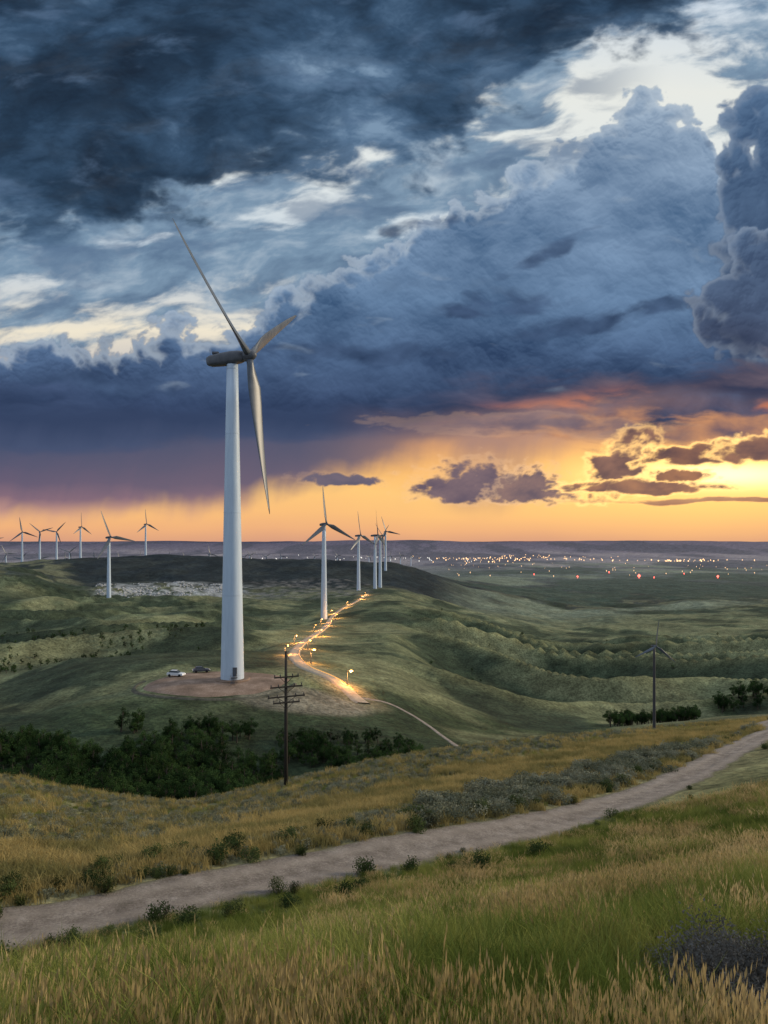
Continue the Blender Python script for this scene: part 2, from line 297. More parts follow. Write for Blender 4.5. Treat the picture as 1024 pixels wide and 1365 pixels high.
cols=[(.085,.10,.032),(.085,.10,.032),(.085,.10,.032),(.11,.12,.045),(.18,.165,.085),(.18,.165,.085),(.24,.20,.085),(.125,.13,.075),(.028,.042,.02),(.045,.06,.028),
 (.11,.12,.062),(.115,.128,.066),(.11,.122,.064),(.10,.115,.06),(.095,.112,.06),(.075,.09,.052),(.045,.055,.045),(.026,.033,.036),(.10,.12,.11),(.18,.175,.195),(.185,.17,.20),(.14,.125,.165),(.135,.12,.16),(.135,.12,.16)]  # far rows: bluish-purple distance haze painted into the ground colour
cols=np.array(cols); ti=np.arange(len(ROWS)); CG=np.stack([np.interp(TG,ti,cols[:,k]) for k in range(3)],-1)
def blend(m,c):
    global CG; CG=CG*(1-m[...,None])+np.array(c)*m[...,None]
blend(mid*sstep(n1,.51,.58)*.85,(.028,.040,.024))
blend(mid*sstep(n1,.48,.38)*.5,(.18,.18,.095))
blend(sp_m*sstep(-rid,.05,.45)*.85,(.024,.038,.022))  # shade of the hollows between spurs painted into the ground colour
blend(sp_m*sstep(rid,.1,.5)*.5,(.18,.18,.085))  # light on the spur crests painted in as a paler tone
blend(sp_l*sstep(-rid2,.1,.5)*.65,(.028,.042,.026))  # left spurs: hollow shade painted in the same way
kf=sstep(TG,8.2,8.8)*(1-sstep(TG,9.2,9.8))*sstep(BG,-.6,-.4)*(1-sstep(BG,.0,.1)); blend(kf*.6,(.026,.04,.02))
lm=(1-sstep(BG,-.2,-.1))*sstep(YG,240,300)*(1-sstep(YG,420,520)); blend(lm*sstep(n1,.46,.54)*.7,(.03,.04,.022))
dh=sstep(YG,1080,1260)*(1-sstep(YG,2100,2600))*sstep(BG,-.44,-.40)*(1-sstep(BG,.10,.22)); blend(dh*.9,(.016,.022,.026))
fm=sstep(TG,14.0,16.0)*(1-sstep(TG,18.6,19.3))*sstep(BG,.05,.15); blend(fm*sstep(n3,.50,.56)*.7,(.045,.068,.05)); blend(fm*sstep(n3,.48,.38)*.7,(.17,.20,.14))
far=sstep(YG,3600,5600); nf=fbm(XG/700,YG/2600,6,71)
blend(far*sstep(nf,.01,.08)*.7,(.08,.083,.105)); blend(far*sstep(nf,-.03,-.12)*.6*(1-sstep(YG,11500,13000)),(.29,.26,.26))  # uneven haze on the plain, with a pale mist tone painted in
qm=sstep(YG,930,1000)*(1-sstep(YG,1170,1240))*sstep(BG,-.40,-.36)*(1-sstep(BG,-.22,-.14)); blend(qm*sstep(n1*.4+n2_*.6,.42,.55)*.8,(.28,.29,.29))
qm2=sstep(YG,980,1050)*(1-sstep(YG,1280,1340))*sstep(BG,-.2,-.15)*(1-sstep(BG,-.04,.02)); blend(qm2*sstep(n2_,.45,.6)*.5,(.16,.15,.14))
blend((1-sstep(dacc,3,9))*.5*(YG>150),(.22,.19,.12))
gp=(1-sstep(np.sqrt(((XG+19)/17)**2+((YG-176)/10)**2),.7,1.1)); blend(gp*.75,(.2,.175,.13))
CG*=(.8+.4*n2_)[...,None]
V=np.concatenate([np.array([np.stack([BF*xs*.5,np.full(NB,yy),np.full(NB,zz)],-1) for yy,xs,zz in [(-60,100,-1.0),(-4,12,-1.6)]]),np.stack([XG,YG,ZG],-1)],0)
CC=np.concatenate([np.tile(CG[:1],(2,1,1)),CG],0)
def obj(name,me,mat=None,parent=None,loc=None):
    o=bpy.data.objects.new(name,me); COL.objects.link(o)
    if mat is not None: me.materials.append(mat)
    if parent is not None: o.parent=parent
    if loc is not None: o.location=loc
    return o
def empty(name,loc,rz=0):
    o=bpy.data.objects.new(name,None); COL.objects.link(o); o.location=loc; o.rotation_euler=(0,0,rz); o.empty_display_size=.5; return o
def mat(name):
    m=bpy.data.materials.new(name); m.use_nodes=True; h=G(m.node_tree); return m,h
def finish(h,shader):
    o=h.n('ShaderNodeOutputMaterial'); h.l(shader,o.inputs[0])
def bsdf(h,c,rough=.8,spec=.3,nrm=None,emis=None,es=0):
    b=h.n('ShaderNodeBsdfPrincipled'); h.l(c,b.inputs['Base Color']); h.l(rough,b.inputs['Roughness']); h.l(spec,b.inputs['Specular IOR Level'])
    if nrm is not None: h.l(nrm,b.inputs['Normal'])
    if emis: h.l(emis,b.inputs['Emission Color']); h.l(es,b.inputs['Emission Strength'])
    return b.outputs[0]
def bump(h,hgt,st=.5,d=.1):
    b=h.n('ShaderNodeBump'); h.l(hgt,b.inputs['Height']); b.inputs['Strength'].default_value=st; b.inputs['Distance'].default_value=d; return b.outputs[0]
tm,h=mat("terrain_grassland")
at=h.n('ShaderNodeAttribute',attribute_name='cover_haze_shade'); pos=h.n('ShaderNodeNewGeometry').outputs['Position']
a1=h.noise(pos,.9,6,.7); a2=h.noise(pos,.12,6,.65); a3=h.noise(h.v('MULTIPLY',pos,(1,.5,1)),.02,6,.7)
k=h.m('MULTIPLY',h.ss(a1,.3,.7,.5,1.5),h.m('MULTIPLY',h.ss(a2,.3,.7,.65,1.35),h.ss(a3,.3,.7,.7,1.3)))
c=h.v('SCALE',at.outputs['Color'],k)
finish(h,bsdf(h,c,.95,.1,bump(h,h.m('ADD',h.m('MULTIPLY',a1,.3),h.m('MULTIPLY',a2,2.0)),.8,.8)))
me=grid_mesh("ground_terrain",V); ca=me.color_attributes.new("cover_haze_shade",'FLOAT_COLOR','POINT')
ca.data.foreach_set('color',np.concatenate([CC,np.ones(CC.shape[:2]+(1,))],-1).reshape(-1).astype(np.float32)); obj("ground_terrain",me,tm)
# ------------------------------------------------------------------ roads
def strip(name,line,half,lift,mt,nc=9,edge=.25,off=0.0,seed=1):
    d=np.gradient(line,axis=0); d/=np.linalg.norm(d,axis=1)[:,None]; nrm=np.stack([-d[:,1],d[:,0]],1)
    s=np.cumsum(np.r_[0,np.linalg.norm(np.diff(line,axis=0),axis=1)])
    t=np.linspace(-1,1,nc)[None,:]*np.ones((len(line),1))
    w=half*(1+edge*fbm(s[:,None]/2.5+t*0,np.sign(t)*3+t*0,3,seed))
    px=line[:,0:1]+nrm[:,0:1]*(t*w+off); py=line[:,1:2]+nrm[:,1:2]*(t*w+off)
    z=height(px,py)+lift-(np.abs(t)>.98)*lift*1.6
    me=grid_mesh(name,np.stack([px,py,z],-1)); uv=me.attributes.new('across','FLOAT','POINT'); uv.data.foreach_set('value',t.reshape(-1).astype(np.float32))
    return obj(name,me,mt)
def resample(line,step):
    s=np.cumsum(np.r_[0,np.linalg.norm(np.diff(line,axis=0),axis=1)]); q=np.arange(0,s[-1],step)
    return np.stack([np.interp(q,s,line[:,0]),np.interp(q,s,line[:,1])],1)
dm,h=mat("gravel_dirt"); pos=h.n('ShaderNodeNewGeometry').outputs['Position']; ac=h.n('ShaderNodeAttribute',attribute_name='across').outputs['Fac']
aa=h.m('ABSOLUTE',ac); rut=h.ss(h.m('ABSOLUTE',h.m('SUBTRACT',aa,.45)),.05,.3,1,0)
na=h.noise(pos,9,8,.8); nb=h.noise(pos,1.1,6,.6)
c=h.ramp(h.m('ADD',h.m('MULTIPLY',na,.6),h.m('MULTIPLY',nb,.4)),[(.34,(.09,.076,.06)),(.5,(.23,.195,.165)),(.64,(.42,.37,.32))])
c=h.mix(h.m('MULTIPLY',rut,.35),c,(.36,.31,.26,1)); gm=h.m('MULTIPLY',h.ss(h.m('ADD',aa,h.m('MULTIPLY',nb,.6)),1.0,1.3),.9); c=h.mix(gm,c,(.11,.115,.05,1))
finish(h,bsdf(h,c,.95,.1,bump(h,h.m('SUBTRACT',na,h.m('MULTIPLY',rut,.5)),1.0,.14)))
strip("dirt_road",resample(dirt_line,.3),2.0,.06,dm,15,.35)
am,h=mat("lit_gravel"); pos=h.n('ShaderNodeNewGeometry').outputs['Position']
finish(h,bsdf(h,h.ramp(h.noise(pos,.8,6,.7),[(.3,(.24,.2,.15)),(.7,(.42,.36,.28))]),.95,.1))
rm,h=mat("packed_earth"); finish(h,bsdf(h,h.ramp(h.noise(h.n('ShaderNodeNewGeometry').outputs['Position'],.5,6,.7),[(.35,(.05,.05,.035)),(.65,(.13,.12,.09))]),.95,.1))
acc=resample(access,1.5); strip("access_road",acc,2.4,.3,am,7,.2)
strip("gravel_track",resample(spline([(-6.5,188),(0,190),(7,186),(12,176),(14.5,165),(17,150)],10),1.0),.8,.15,dm,5,.5)
pm,h=mat("gravel_pad"); pos=h.n('ShaderNodeNewGeometry').outputs['Position']
finish(h,bsdf(h,h.ramp(h.m('ADD',h.m('MULTIPLY',h.noise(pos,.25,6,.6),.6),h.m('MULTIPLY',h.noise(pos,3,6,.7),.4)),[(.35,(.11,.08,.06)),(.52,(.22,.155,.115)),(.68,(.36,.27,.21))]),.95,.1))
th=np.linspace(0,2*math.pi,97); rr=np.linspace(0,1,14)
ex=18*(1+.14*fbm(np.cos(th)*2,np.sin(th)*2,3,5)); px=PADC[0]+rr[:,None]*ex*np.cos(th); py=PADC[1]-1+rr[:,None]*ex*.78*np.sin(th)
obj("turbine_pad",grid_mesh("turbine_pad",np.stack([px,py,height(px,py)+.25-(rr[:,None]>.99)*.4],-1)),pm)
ring=np.stack([PADC[0]+20*np.cos(th[44:96]),PADC[1]-1+16*np.sin(th[44:96])],1); strip("perimeter_track",resample(ring,.8),.7,.3,rm,5,.3)
# ------------------------------------------------------------------ generic mesh builder
class B:
    def __init__(s): s.v=[]; s.f=[]
    def add(s,v,f): n=len(s.v); s.v+= [tuple(q) for q in v]; s.f+=[tuple(i+n for i in q) for q in f]
    def box(s,c,d):
        c=Vector(c); v=[]
        for x in(-.5,.5):
            for y in(-.5,.5):
                for z in(-.5,.5): v.append(c+Vector((x*d[0],y*d[1],z*d[2])))
        s.add(v,[(0,1,3,2),(4,6,7,5),(0,4,5,1),(2,3,7,6),(0,2,6,4),(1,5,7,3)])
    def loft(s,rings,cap=True):
        n=len(rings[0]); v=[p for r in rings for p in r]; f=[]
        for i in range(len(rings)-1):
            for j in range(n): f.append((i*n+j,i*n+(j+1)%n,(i+1)*n+(j+1)%n,(i+1)*n+j))
        if cap: f.append(tuple(range(n))[::-1]); f.append(tuple((len(rings)-1)*n+j for j in range(n)))
        s.add(v,f)
    def tube(s,pts,rad,n=8):
        pts=[Vector(p) for p in pts]; R=[]
        for i,p in enumerate(pts):
            d=(pts[min(i+1,len(pts)-1)]-pts[max(i-1,0)]).normalized(); u=d.orthogonal().normalized(); w=d.cross(u)
            r=rad[i] if isinstance(rad,(list,tuple)) else rad
            R.append([p+u*math.cos(2*math.pi*k/n)*r+w*math.sin(2*math.pi*k/n)*r for k in range(n)])
        s.loft(R)
    def mesh(s,name,smooth=False):
        me=bpy.data.meshes.new(name); me.from_pydata([tuple(v) for v in s.v],[],s.f); me.update()
        if smooth: me.polygons.foreach_set('use_smooth',np.ones(len(me.polygons),bool))
        return me
def circ(c,u,w,r,n=24,r2=None):
    r2=r if r2 is None else r2; return [c+u*math.cos(2*math.pi*k/n)*r+w*math.sin(2*math.pi*k/n)*r2 for k in range(n)]
wp,h=mat("white_turbine_paint"); pos=h.n('ShaderNodeTexCoord').outputs['Object']
nn=h.noise(h.v('MULTIPLY',pos,(1,1,.12)),1.4,6,.6); finish(h,bsdf(h,h.ramp(nn,[(.3,(.40,.49,.60)),(.7,(.48,.58,.69))]),.45,.4))
gp_,h=mat("grey_turbine_paint"); finish(h,bsdf(h,h.ramp(h.noise(h.n('ShaderNodeTexCoord').outputs['Object'],.8,6,.6),[(.3,(.06,.066,.078)),(.7,(.10,.108,.125))]),.5,.4))
bm_,h=mat("blade_paint"); finish(h,bsdf(h,h.ramp(h.noise(h.n('ShaderNodeTexCoord').outputs['Object'],.5,5,.6),[(.3,(.06,.075,.095)),(.7,(.095,.115,.145))]),.4,.4))
dk,h=mat("dark_metal"); finish(h,bsdf(h,(.05,.05,.055,1),.6,.3))
UP=Vector((0,0,1))
def axis(yaw,tilt):
    a,t=math.radians(yaw),math.radians(tilt); return (math.cos(a)*math.cos(t),math.sin(a)*math.cos(t),math.sin(t))
def turbine(x,y,hub,L,n,rot,detail=1,rb=2.9,rt=1.4,white=wp,name="wind_turbine",bend=.03,chord=1.0):
    z=hz(x,y)
    e=empty(name,(x,y,z)); n=Vector(n).normalized(); seg=32 if detail else 10
    nh=Vector((n.x,n.y,0)).normalized(); top=hub-1.9*L/43; k=L/43
    b=B(); zs=[-3,0]+[top*i/8 for i in range(1,9)]; b.loft([circ(Vector((0,0,q)),Vector((1,0,0)),Vector((0,1,0)),rb+(rt-rb)*max(q,0)/top,seg) for q in zs])
    obj("tower",b.mesh("tower",True),white,e)
    if detail:
        b=B()
        for q in (.02,.27,.53,.78,.985):
            zz=top*q; r=rb+(rt-rb)*q+.04; b.loft([circ(Vector((0,0,zz+w)),Vector((1,0,0)),Vector((0,1,0)),r,seg) for w in(0,.18)])
        obj("tower_flanges",b.mesh("tower_flanges"),white,e)
        b=B(); b.box((1.2,-rb+.12,2.6),(1.0,.5,2.1)); b.box((1.2,-rb-.7,1.3),(1.4,1.4,.12))
        for i in range(6): b.box((1.2,-rb-1.4-.28*i,1.15-.2*i),(1.2,.28,.07))
        for sx in(.55,1.85): b.tube([(sx,-rb-.2,2.3),(sx,-rb-1.3,2.3),(sx,-rb-3,1.0)],.04,5); b.tube([(sx,-rb-1.3,2.3),(sx,-rb-1.3,0)],.04,5)
        obj("entry_door_and_steps",b.mesh("entry_door_and_steps"),gp_,e)
        b=B(); b.loft([circ(Vector((0,0,q)),Vector((1,0,0)),Vector((0,1,0)),r,24) for q,r in((-1,4.6),(.35,4.4),(.5,4.2))]); obj("foundation",b.mesh("foundation"),pm,e)
    u=nh.cross(UP).normalized(); nt=(nh+UP*.08).normalized(); w=u.cross(nt).normalized()*-1
    if w.z<0: w=-w
    c0=Vector((0,0,hub))-UP*.1
    prof=[(-7.4,.35,.5),(-7.2,1.2,1.1),(-6.2,1.65,1.45),(-3,1.85,1.7),(0,1.9,1.75),(2.2,1.75,1.6),(3.3,1.35,1.3),(3.5,.9,.9)]
    b=B(); R=[]
    for s_,ru,rw in prof:
        c=c0+nt*s_*k; ring=[]
        for i in range(20):
            a=2*math.pi*i/20; cx,sy=math.cos(a),math.sin(a); p=.6
            ring.append(c+u*math.copysign(abs(cx)**p,cx)*ru*k+w*math.copysign(abs(sy)**p,sy)*rw*k)
        R.append(ring)
    b.loft(R)
    if detail: b.box(c0-nt*4.5+w*1.9,(1.6,.9,.6)); b.tube([c0-nt*6+w*1.5,c0-nt*6+w*3.0],.04,5)
    obj("nacelle",b.mesh("nacelle",True),gp_,e)
    hc=c0+nt*5.0*k
    s0=n.cross(UP).normalized(); u0=s0.cross(n).normalized()
    if u0.z<0: u0=-u0
    b=B(); b.loft([circ(hc+n*q*k,s0,u0,r*k,18) for q,r in((-1.6,1.35),(-.8,1.55),(.5,1.5),(1.3,1.15),(1.9,.6),(2.05,.1))]); obj("hub",b.mesh("hub",True),gp_,e)
    for i in range(3):
        a=math.radians(rot+120*i); sdir=(u0*math.cos(a)+s0*math.sin(a)).normalized(); t=n.cross(sdir).normalized()
        b=B(); R=[]
        for fr,ch,tk,tw in((.02,1.9,1.9,0),(.06,1.9,1.8,5),(.12,3.0,1.4,20),(.2,4.2,1.0,20),(.3,4.0,.75,17),(.45,3.3,.55,13),(.6,2.6,.42,9),(.75,1.95,.3,6),(.88,1.3,.2,3),(.96,.8,.13,1),(1.0,.25,.06,0)):
            tr=math.radians(tw+8); cd=(t*math.cos(tr)+n*math.sin(tr))*chord; td=cd.cross(sdir).normalized()
            c=hc+sdir*fr*L+n*bend*L*fr*fr
            cc_=c+cd*(ch-1.9)*.22*k
            R.append([cc_+cd*math.cos(2*math.pi*j/14)*ch*.5*k+td*math.sin(2*math.pi*j/14)*tk*.5*k*(1 if fr<.08 else (1.15-.5*(math.cos(2*math.pi*j/14)+1)*.5)) for j in range(14)])
        b.loft(R); obj("blade_%d"%(i+1),b.mesh("blade",True),bm_,e)
    return e
turbine(-38,188,46.2-hz(-38,188),39.9,axis(-14.8,6.1),60.7)
turbine(-50.4,630,80,32,axis(-50,5),5,0,rb=2.8,rt=1.5,chord=1.2)
for x,y,hh,LL,yw,ro in [(-37,1090,80,36,-35,8),(-13.5,1130,80,40,-15,5),(-6,1180,82,36,-20,60),(3,1500,78,32,-60,20),(-333,908,80,34,-35,22),
   (-820,1700,80,34,-60,10),(-780,1700,78,30,-50,50),(-755,1730,78,30,-70,80),(-700,1730,80,34,-20,0),(-556,1750,80,36,-35,5),(-1000,1900,80,34,-60,40),
   (-1310,2600,80,36,-40,30),(-1090,2600,80,36,-60,70),(-650,2800,80,36,-50,15),(-520,2900,80,36,-30,45)]:
    turbine(x,y,hh,LL,axis(yw,5),ro,0,rb=2.8,rt=1.6,chord=1.3)
for i in range(14):
    y=3600+i*180; x=(-.48+i*.032+random.uniform(-.01,.01))*y
    turbine(x,y,80,38,axis(-60+random.uniform(-30,30),4),random.uniform(0,120),0,rb=3.5,rt=2.5,chord=2.0)
for i in range(5):
    y=5200+i*200; x=(-.02+i*.014)*y
    turbine(x,y,80,38,axis(-60+random.uniform(-30,30),4),random.uniform(0,120),0,rb=3.5,rt=2.5,chord=2.0)
turbine(38.9,108,12.2,3.9,axis(-75,3),-8,0,rb=.24,rt=.16,white=dk,name="small_wind_turbine",chord=1.0)
# ------------------------------------------------------------------ utility pole
wd,h=mat("weathered_wood"); finish(h,bsdf(h,h.ramp(h.noise(h.v('MULTIPLY',h.n('ShaderNodeTexCoord').outputs['Object'],(8,8,.6)),2,6,.7),[(.3,(.025,.022,.02)),(.7,(.06,.053,.046))]),.9,.1))
px_,py_=-10.0,76.5; e=empty("utility_pole",(px_,py_,hz(px_,py_)),math.radians(25))
b=B(); b.tube([(0,0,-1),(0,0,7),(0,0,13.8)],[.22,.18,.12],10); obj("pole",b.mesh("pole",True),wd,e)
b=B(); ins=B()
for zz,wv in((11.2,1.3),(10.2,1.7),(9.2,1.95),(8.6,1.4)):
    b.box((0,-.2,zz),(wv*2,.12,.14)); b.tube([(-wv*.5,-.2,zz-.05),(0,-.14,zz-.7)],.03,5); b.tube([(wv*.5,-.2,zz-.05),(0,-.14,zz-.7)],.03,5)
    for sx in(-.95,-.5,.5,.95): ins.tube([(sx*wv,-.2,zz+.07),(sx*wv,-.2,zz+.2),(sx*wv,-.2,zz+.32)],[.04,.07,.03],8)
obj("crossarms",b.mesh("crossarms"),wd,e); obj("insulators",ins.mesh("insulators",True),dk,e)
# ------------------------------------------------------------------ street lamps
em,h=mat("sodium_lamp_glass"); finish(h,bsdf(h,(1,.6,.2,1),.4,.3,emis=(1,.46,.10,1),es=14))
def lamp(x,y,hh=4.2,P=2600,r=.32):
    e=empty("street_lamp",(x,y,hz(x,y))); b=B(); b.tube([(0,0,-.5),(0,0,.6),(0,0,hh)],[.13,.1,.07],8); b.tube([(0,0,hh),(.4,0,hh+.25),(.9,0,hh+.25)],.05,6); b.box((0,0,.1),(.5,.5,.3)); obj("post",b.mesh("post",True),dk,e)
    b=B(); b.loft([circ(Vector((1.0,0,hh+q)),Vector((1,0,0)),Vector((0,1,0)),w,12) for q,w in((-.28,.1*r/.3),(-.15,r),(.08,r),(.2,.1))]); obj("lamp_head",b.mesh("lamp_head",True),em,e)
    li=bpy.data.lights.new("bulb",'POINT'); li.energy=P; li.color=(1,.42,.11); li.shadow_soft_size=.4; lo_=bpy.data.objects.new("bulb",li); COL.objects.link(lo_); lo_.parent=e; lo_.location=(1.0,0,hh-.6)
lamp(-9.5,194,4.2,4200,.45); lamp(-22.8,234,4.2,4200,.45)
for x,y in((-34.5,262),(-30.5,300),(-40,335),(-33,385),(-41,440),(-36,500),(-47,560),(-40,620),(-49,690),(-38,770),(-42,850),(-28,940),(-26,1020)): lamp(x,y,3.5,2800+y*9,.12)  # extra lamps added along the road to light it orange
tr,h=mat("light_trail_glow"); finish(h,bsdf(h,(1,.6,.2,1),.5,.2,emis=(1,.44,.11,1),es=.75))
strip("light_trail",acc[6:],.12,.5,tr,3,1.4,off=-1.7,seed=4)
# ------------------------------------------------------------------ parked cars
gl,h=mat("car_glass"); finish(h,bsdf(h,(.02,.025,.03,1),.1,.6))
ru,h=mat("tyre_rubber"); finish(h,bsdf(h,(.02,.02,.02,1),.9,.1))
hl,h=mat("headlamp"); finish(h,bsdf(h,(.8,.8,.8,1),.2,.5,emis=(1,.9,.8,1),es=1.0))
def car(x,y,rz,c):
    pm2,h=mat("car_paint"); finish(h,bsdf(h,c,.3,.5))
    e=empty("parked_car",(x,y,hz(x,y)+.28),rz)
    pr=[(-2.2,.35),(-2.22,.75),(-2.1,.98),(-1.2,1.02),(1.0,.98),(1.9,.88),(2.2,.7),(2.24,.35)]
    b=B(); R=[]
    for yy,sx,dz in((-.9,.96,-.04),(-.84,1,0),(.84,1,0),(.9,.96,-.04)): R.append([Vector((p*sx,yy,q+(dz if q>.5 else 0))) for p,q in pr])
    b.loft(R); obj("body",b.mesh("body"),pm2,e)
    b=B(); gh=[(-1.75,1.0),(-1.35,1.5),(.25,1.52),(1.05,.98)]
    b.loft([[Vector((p,yy*(1 if q<1.2 else .82),q)) for p,q in gh] for yy in(-.78,.78)]); obj("windows",b.mesh("windows"),gl,e)
    b=B(); b.box((-.55,0,1.54),(1.5,1.2,.05)); obj("roof",b.mesh("roof"),pm2,e)
    b=B()
    for wx in(-1.4,1.35):
        for wy in(-.86,.86): b.loft([circ(Vector((wx,wy+q,.33)),Vector((1,0,0)),Vector((0,0,1)),.34,16) for q in(-.11,.11)])
    obj("wheels",b.mesh("wheels"),ru,e)
    b=B()
    for wy in(-.65,.65): b.box((2.22,wy,.68),(.06,.3,.14)); b.box((-2.2,wy,.75),(.06,.25,.14))
    obj("lights",b.mesh("lights"),hl,e)
car(-53.5,193,math.radians(-12),(.6,.62,.65,1)); car(-48.5,199,math.radians(20),(.05,.06,.08,1))
# ------------------------------------------------------------------ vegetation
def leafmat(name,c1,c2,sc=.25,tr=.35,rnd=.35):
    m,h=mat(name); pos=h.n('ShaderNodeNewGeometry').outputs['Position']; oi=h.n('ShaderNodeObjectInfo').outputs['Random']
    f=h.m('ADD',h.ss(h.noise(pos,sc,2,.6),.35,.65),h.m('MULTIPLY',h.m('SUBTRACT',oi,.5),rnd),clamp=True)
    c=h.mix(f,c1,c2); d=h.n('ShaderNodeBsdfDiffuse'); h.l(c,d.inputs[0]); t=h.n('ShaderNodeBsdfTranslucent'); h.l(c,t.inputs[0])
    mx=h.n('ShaderNodeMixShader'); mx.inputs[0].default_value=tr; h.l(d.outputs[0],mx.inputs[1]); h.l(t.outputs[0],mx.inputs[2]); finish(h,mx.outputs[0]); return m
green=leafmat("grass_green",(.10,.135,.028,1),(.27,.28,.075,1),.35,.3,.6)
straw=leafmat("grass_straw",(.34,.26,.115,1),(.56,.43,.22,1))
olive=leafmat("grass_olive",(.20,.18,.07,1),(.40,.31,.125,1))
sage=leafmat("sage_leaf",(.12,.13,.085,1),(.22,.225,.16,1),.4,.2)
dsage=leafmat("sagebrush_leaf",(.070,.070,.066,1),(.16,.158,.15,1),1.5,.2)
dgreen=leafmat("shrub_leaf",(.035,.055,.02,1),(.075,.10,.036,1),.4,.25)
tleaf=leafmat("tree_leaf",(.014,.030,.011,1),(.045,.08,.026,1),.12,.2,.6)
bark,h=mat("bark"); finish(h,bsdf(h,(.06,.05,.04,1),.9,.1))
def blades(n,rad,h0,h1,w,lean,r,heads=0):
    b=B()
    for i in range(n):
        a=r.uniform(0,6.283); q=rad*math.sqrt(r.random()); x,y=q*math.cos(a),q*math.sin(a); hh=r.uniform(h0,h1); la=r.uniform(0,6.283); ln=hh*r.uniform(.1,lean)
        dx,dy=math.cos(la)*ln,math.sin(la)*ln; wa=r.uniform(0,3.14); wx,wy=math.cos(wa)*w*.5,math.sin(wa)*w*.5
        P_=[(x,y,-.05),(x+dx*.2,y+dy*.2,hh*.45),(x+dx*.55,y+dy*.55,hh*.8),(x+dx,y+dy,hh)]
        v=[]
        for k_,(p,sc_) in enumerate(zip(P_[:3],(1,.85,.55))): v+=[(p[0]-wx*sc_,p[1]-wy*sc_,p[2]),(p[0]+wx*sc_,p[1]+wy*sc_,p[2])]
        v.append(P_[3]); b.add(v,[(0,1,3,2),(2,3,5,4),(4,5,6)])
        if heads and r.random()<heads:
            for t in range(5):
                c=Vector(P_[2]).lerp(Vector(P_[3]),t/4)+Vector((0,0,.01)); s_=w*2.0*(1-.12*t); ang=r.uniform(0,3.1); ux,uy=math.cos(ang)*s_,math.sin(ang)*s_
                b.add([(c.x-ux,c.y-uy,c.z+.02),(c.x,c.y,c.z-.03),(c.x+ux,c.y+uy,c.z+.02),(c.x,c.y,c.z+.07)],[(0,1,2,3)])
    return b
def bush(n,rx,rz,ls,r,lobes=6):
    b=B(); cs=[(r.uniform(-.6,.6)*rx,r.uniform(-.6,.6)*rx,rz*r.uniform(.35,.75),r.uniform(.35,.6)) for _ in range(lobes)]
    for i in range(n):
        c=r.choice(cs); d=Vector((r.gauss(0,1),r.gauss(0,1),r.gauss(0,1))).normalized()*(r.random()**.4)
        p=Vector((c[0]+d.x*rx*c[3],c[1]+d.y*rx*c[3],max(.02,c[2]+d.z*rz*c[3])))
        u=Vector((r.gauss(0,1),r.gauss(0,1),r.gauss(0,1))).normalized(); w=u.orthogonal().normalized(); l=ls*r.uniform(.6,1.4)
        b.add([p-u*l,p-w*l*.4,p+u*l,p+w*l*.4],[(0,1,2,3)])
    return b
def lib(name,objs):
    c=bpy.data.collections.new(name)
    for o in objs: c.objects.link(o)
    return c
def mobj(name,b,m,b2=None,m2=None):
    if b2:
        n0=len(b.f); bb_=B(); bb_.add(b.v,b.f); bb_.add(b2.v,b2.f); me=bb_.mesh(name); me.materials.append(m); me.materials.append(m2)
        idx=np.zeros(len(me.polygons),np.int32); idx[n0:]=1; me.polygons.foreach_set('material_index',idx)
    else: me=b.mesh(name); me.materials.append(m)
    return bpy.data.objects.new(name,me)
R_=random.Random(5)
gcol=lib("grass_lib",[mobj("grass_clump",blades(60,.30,h0,h1,.011,.8,R_),green) for h0,h1 in((.2,.45),(.25,.55),(.2,.6),(.15,.38),(.25,.68))])
scol=lib("straw_lib",[mobj("straw_clump",blades(n_,.32,.38,.78,.0065,.5,R_,heads=.9),straw) for n_ in(12,17,9,22)])
ocol=lib("dry_lib",[mobj("dry_clump",blades(60,.45,.22,.55,.028,.8,R_),olive) for _ in range(3)])
acol=lib("sage_lib",[mobj("sage_clump",bush(260,.42,.45,.05,R_),sage) for _ in range(4)])
def stems(r,n,rx,rz):
    b=B()
    for i in range(n): a=r.uniform(0,6.28); b.tube([(0,0,-.1),(math.cos(a)*rx*.4,math.sin(a)*rx*.4,rz*.4),(math.cos(a)*rx*.7,math.sin(a)*rx*.7,rz*.8)],[.03*rx,.02*rx,.008*rx],4)
    return b
dcol=lib("shrub_lib",[mobj("shrub",bush(900,.7,.9,.06,R_,lobes=9),dgreen,stems(R_,6,.7,.9),bark) for _ in range(3)])
def tree(r):
    b=B(); t=B(); t.tube([(0,0,-.5),(.1,.05,2),(.05,-.1,4.5),(0,0,6.2)],[.24,.2,.13,.04],7)
    cl=[]
    for i in range(15):
        a=r.uniform(0,6.28); z0=r.uniform(1.3,5.2); q=r.uniform(.9,2.2)*(1.1-abs(z0-3)/6); p=Vector((math.cos(a)*q,math.sin(a)*q,z0+r.uniform(.3,1.1))); t.tube([(0,0,z0),p*.5+Vector((0,0,z0*.5)),p],[.07,.05,.02],4); cl.append((p,r.uniform(.6,1.15)))
    cl.append((Vector((0,0,6.4)),.8))
    for p,q in cl:
        for k_ in range(85):
            d=Vector((r.gauss(0,1),r.gauss(0,1),r.gauss(0,.8))).normalized()*(r.random()**.45)*q; c=p+d; u=Vector((r.gauss(0,1),r.gauss(0,1),r.gauss(0,1))).normalized(); w=u.orthogonal().normalized(); l=r.uniform(.10,.22)
            b.add([c-u*l,c-w*l*.6,c+u*l,c+w*l*.6],[(0,1,2,3)])
    return b,t
tl=[]
for _ in range(4): b,t=tree(R_); tl.append(mobj("tree",b,tleaf,t,bark))
tcol=lib("tree_lib",tl)
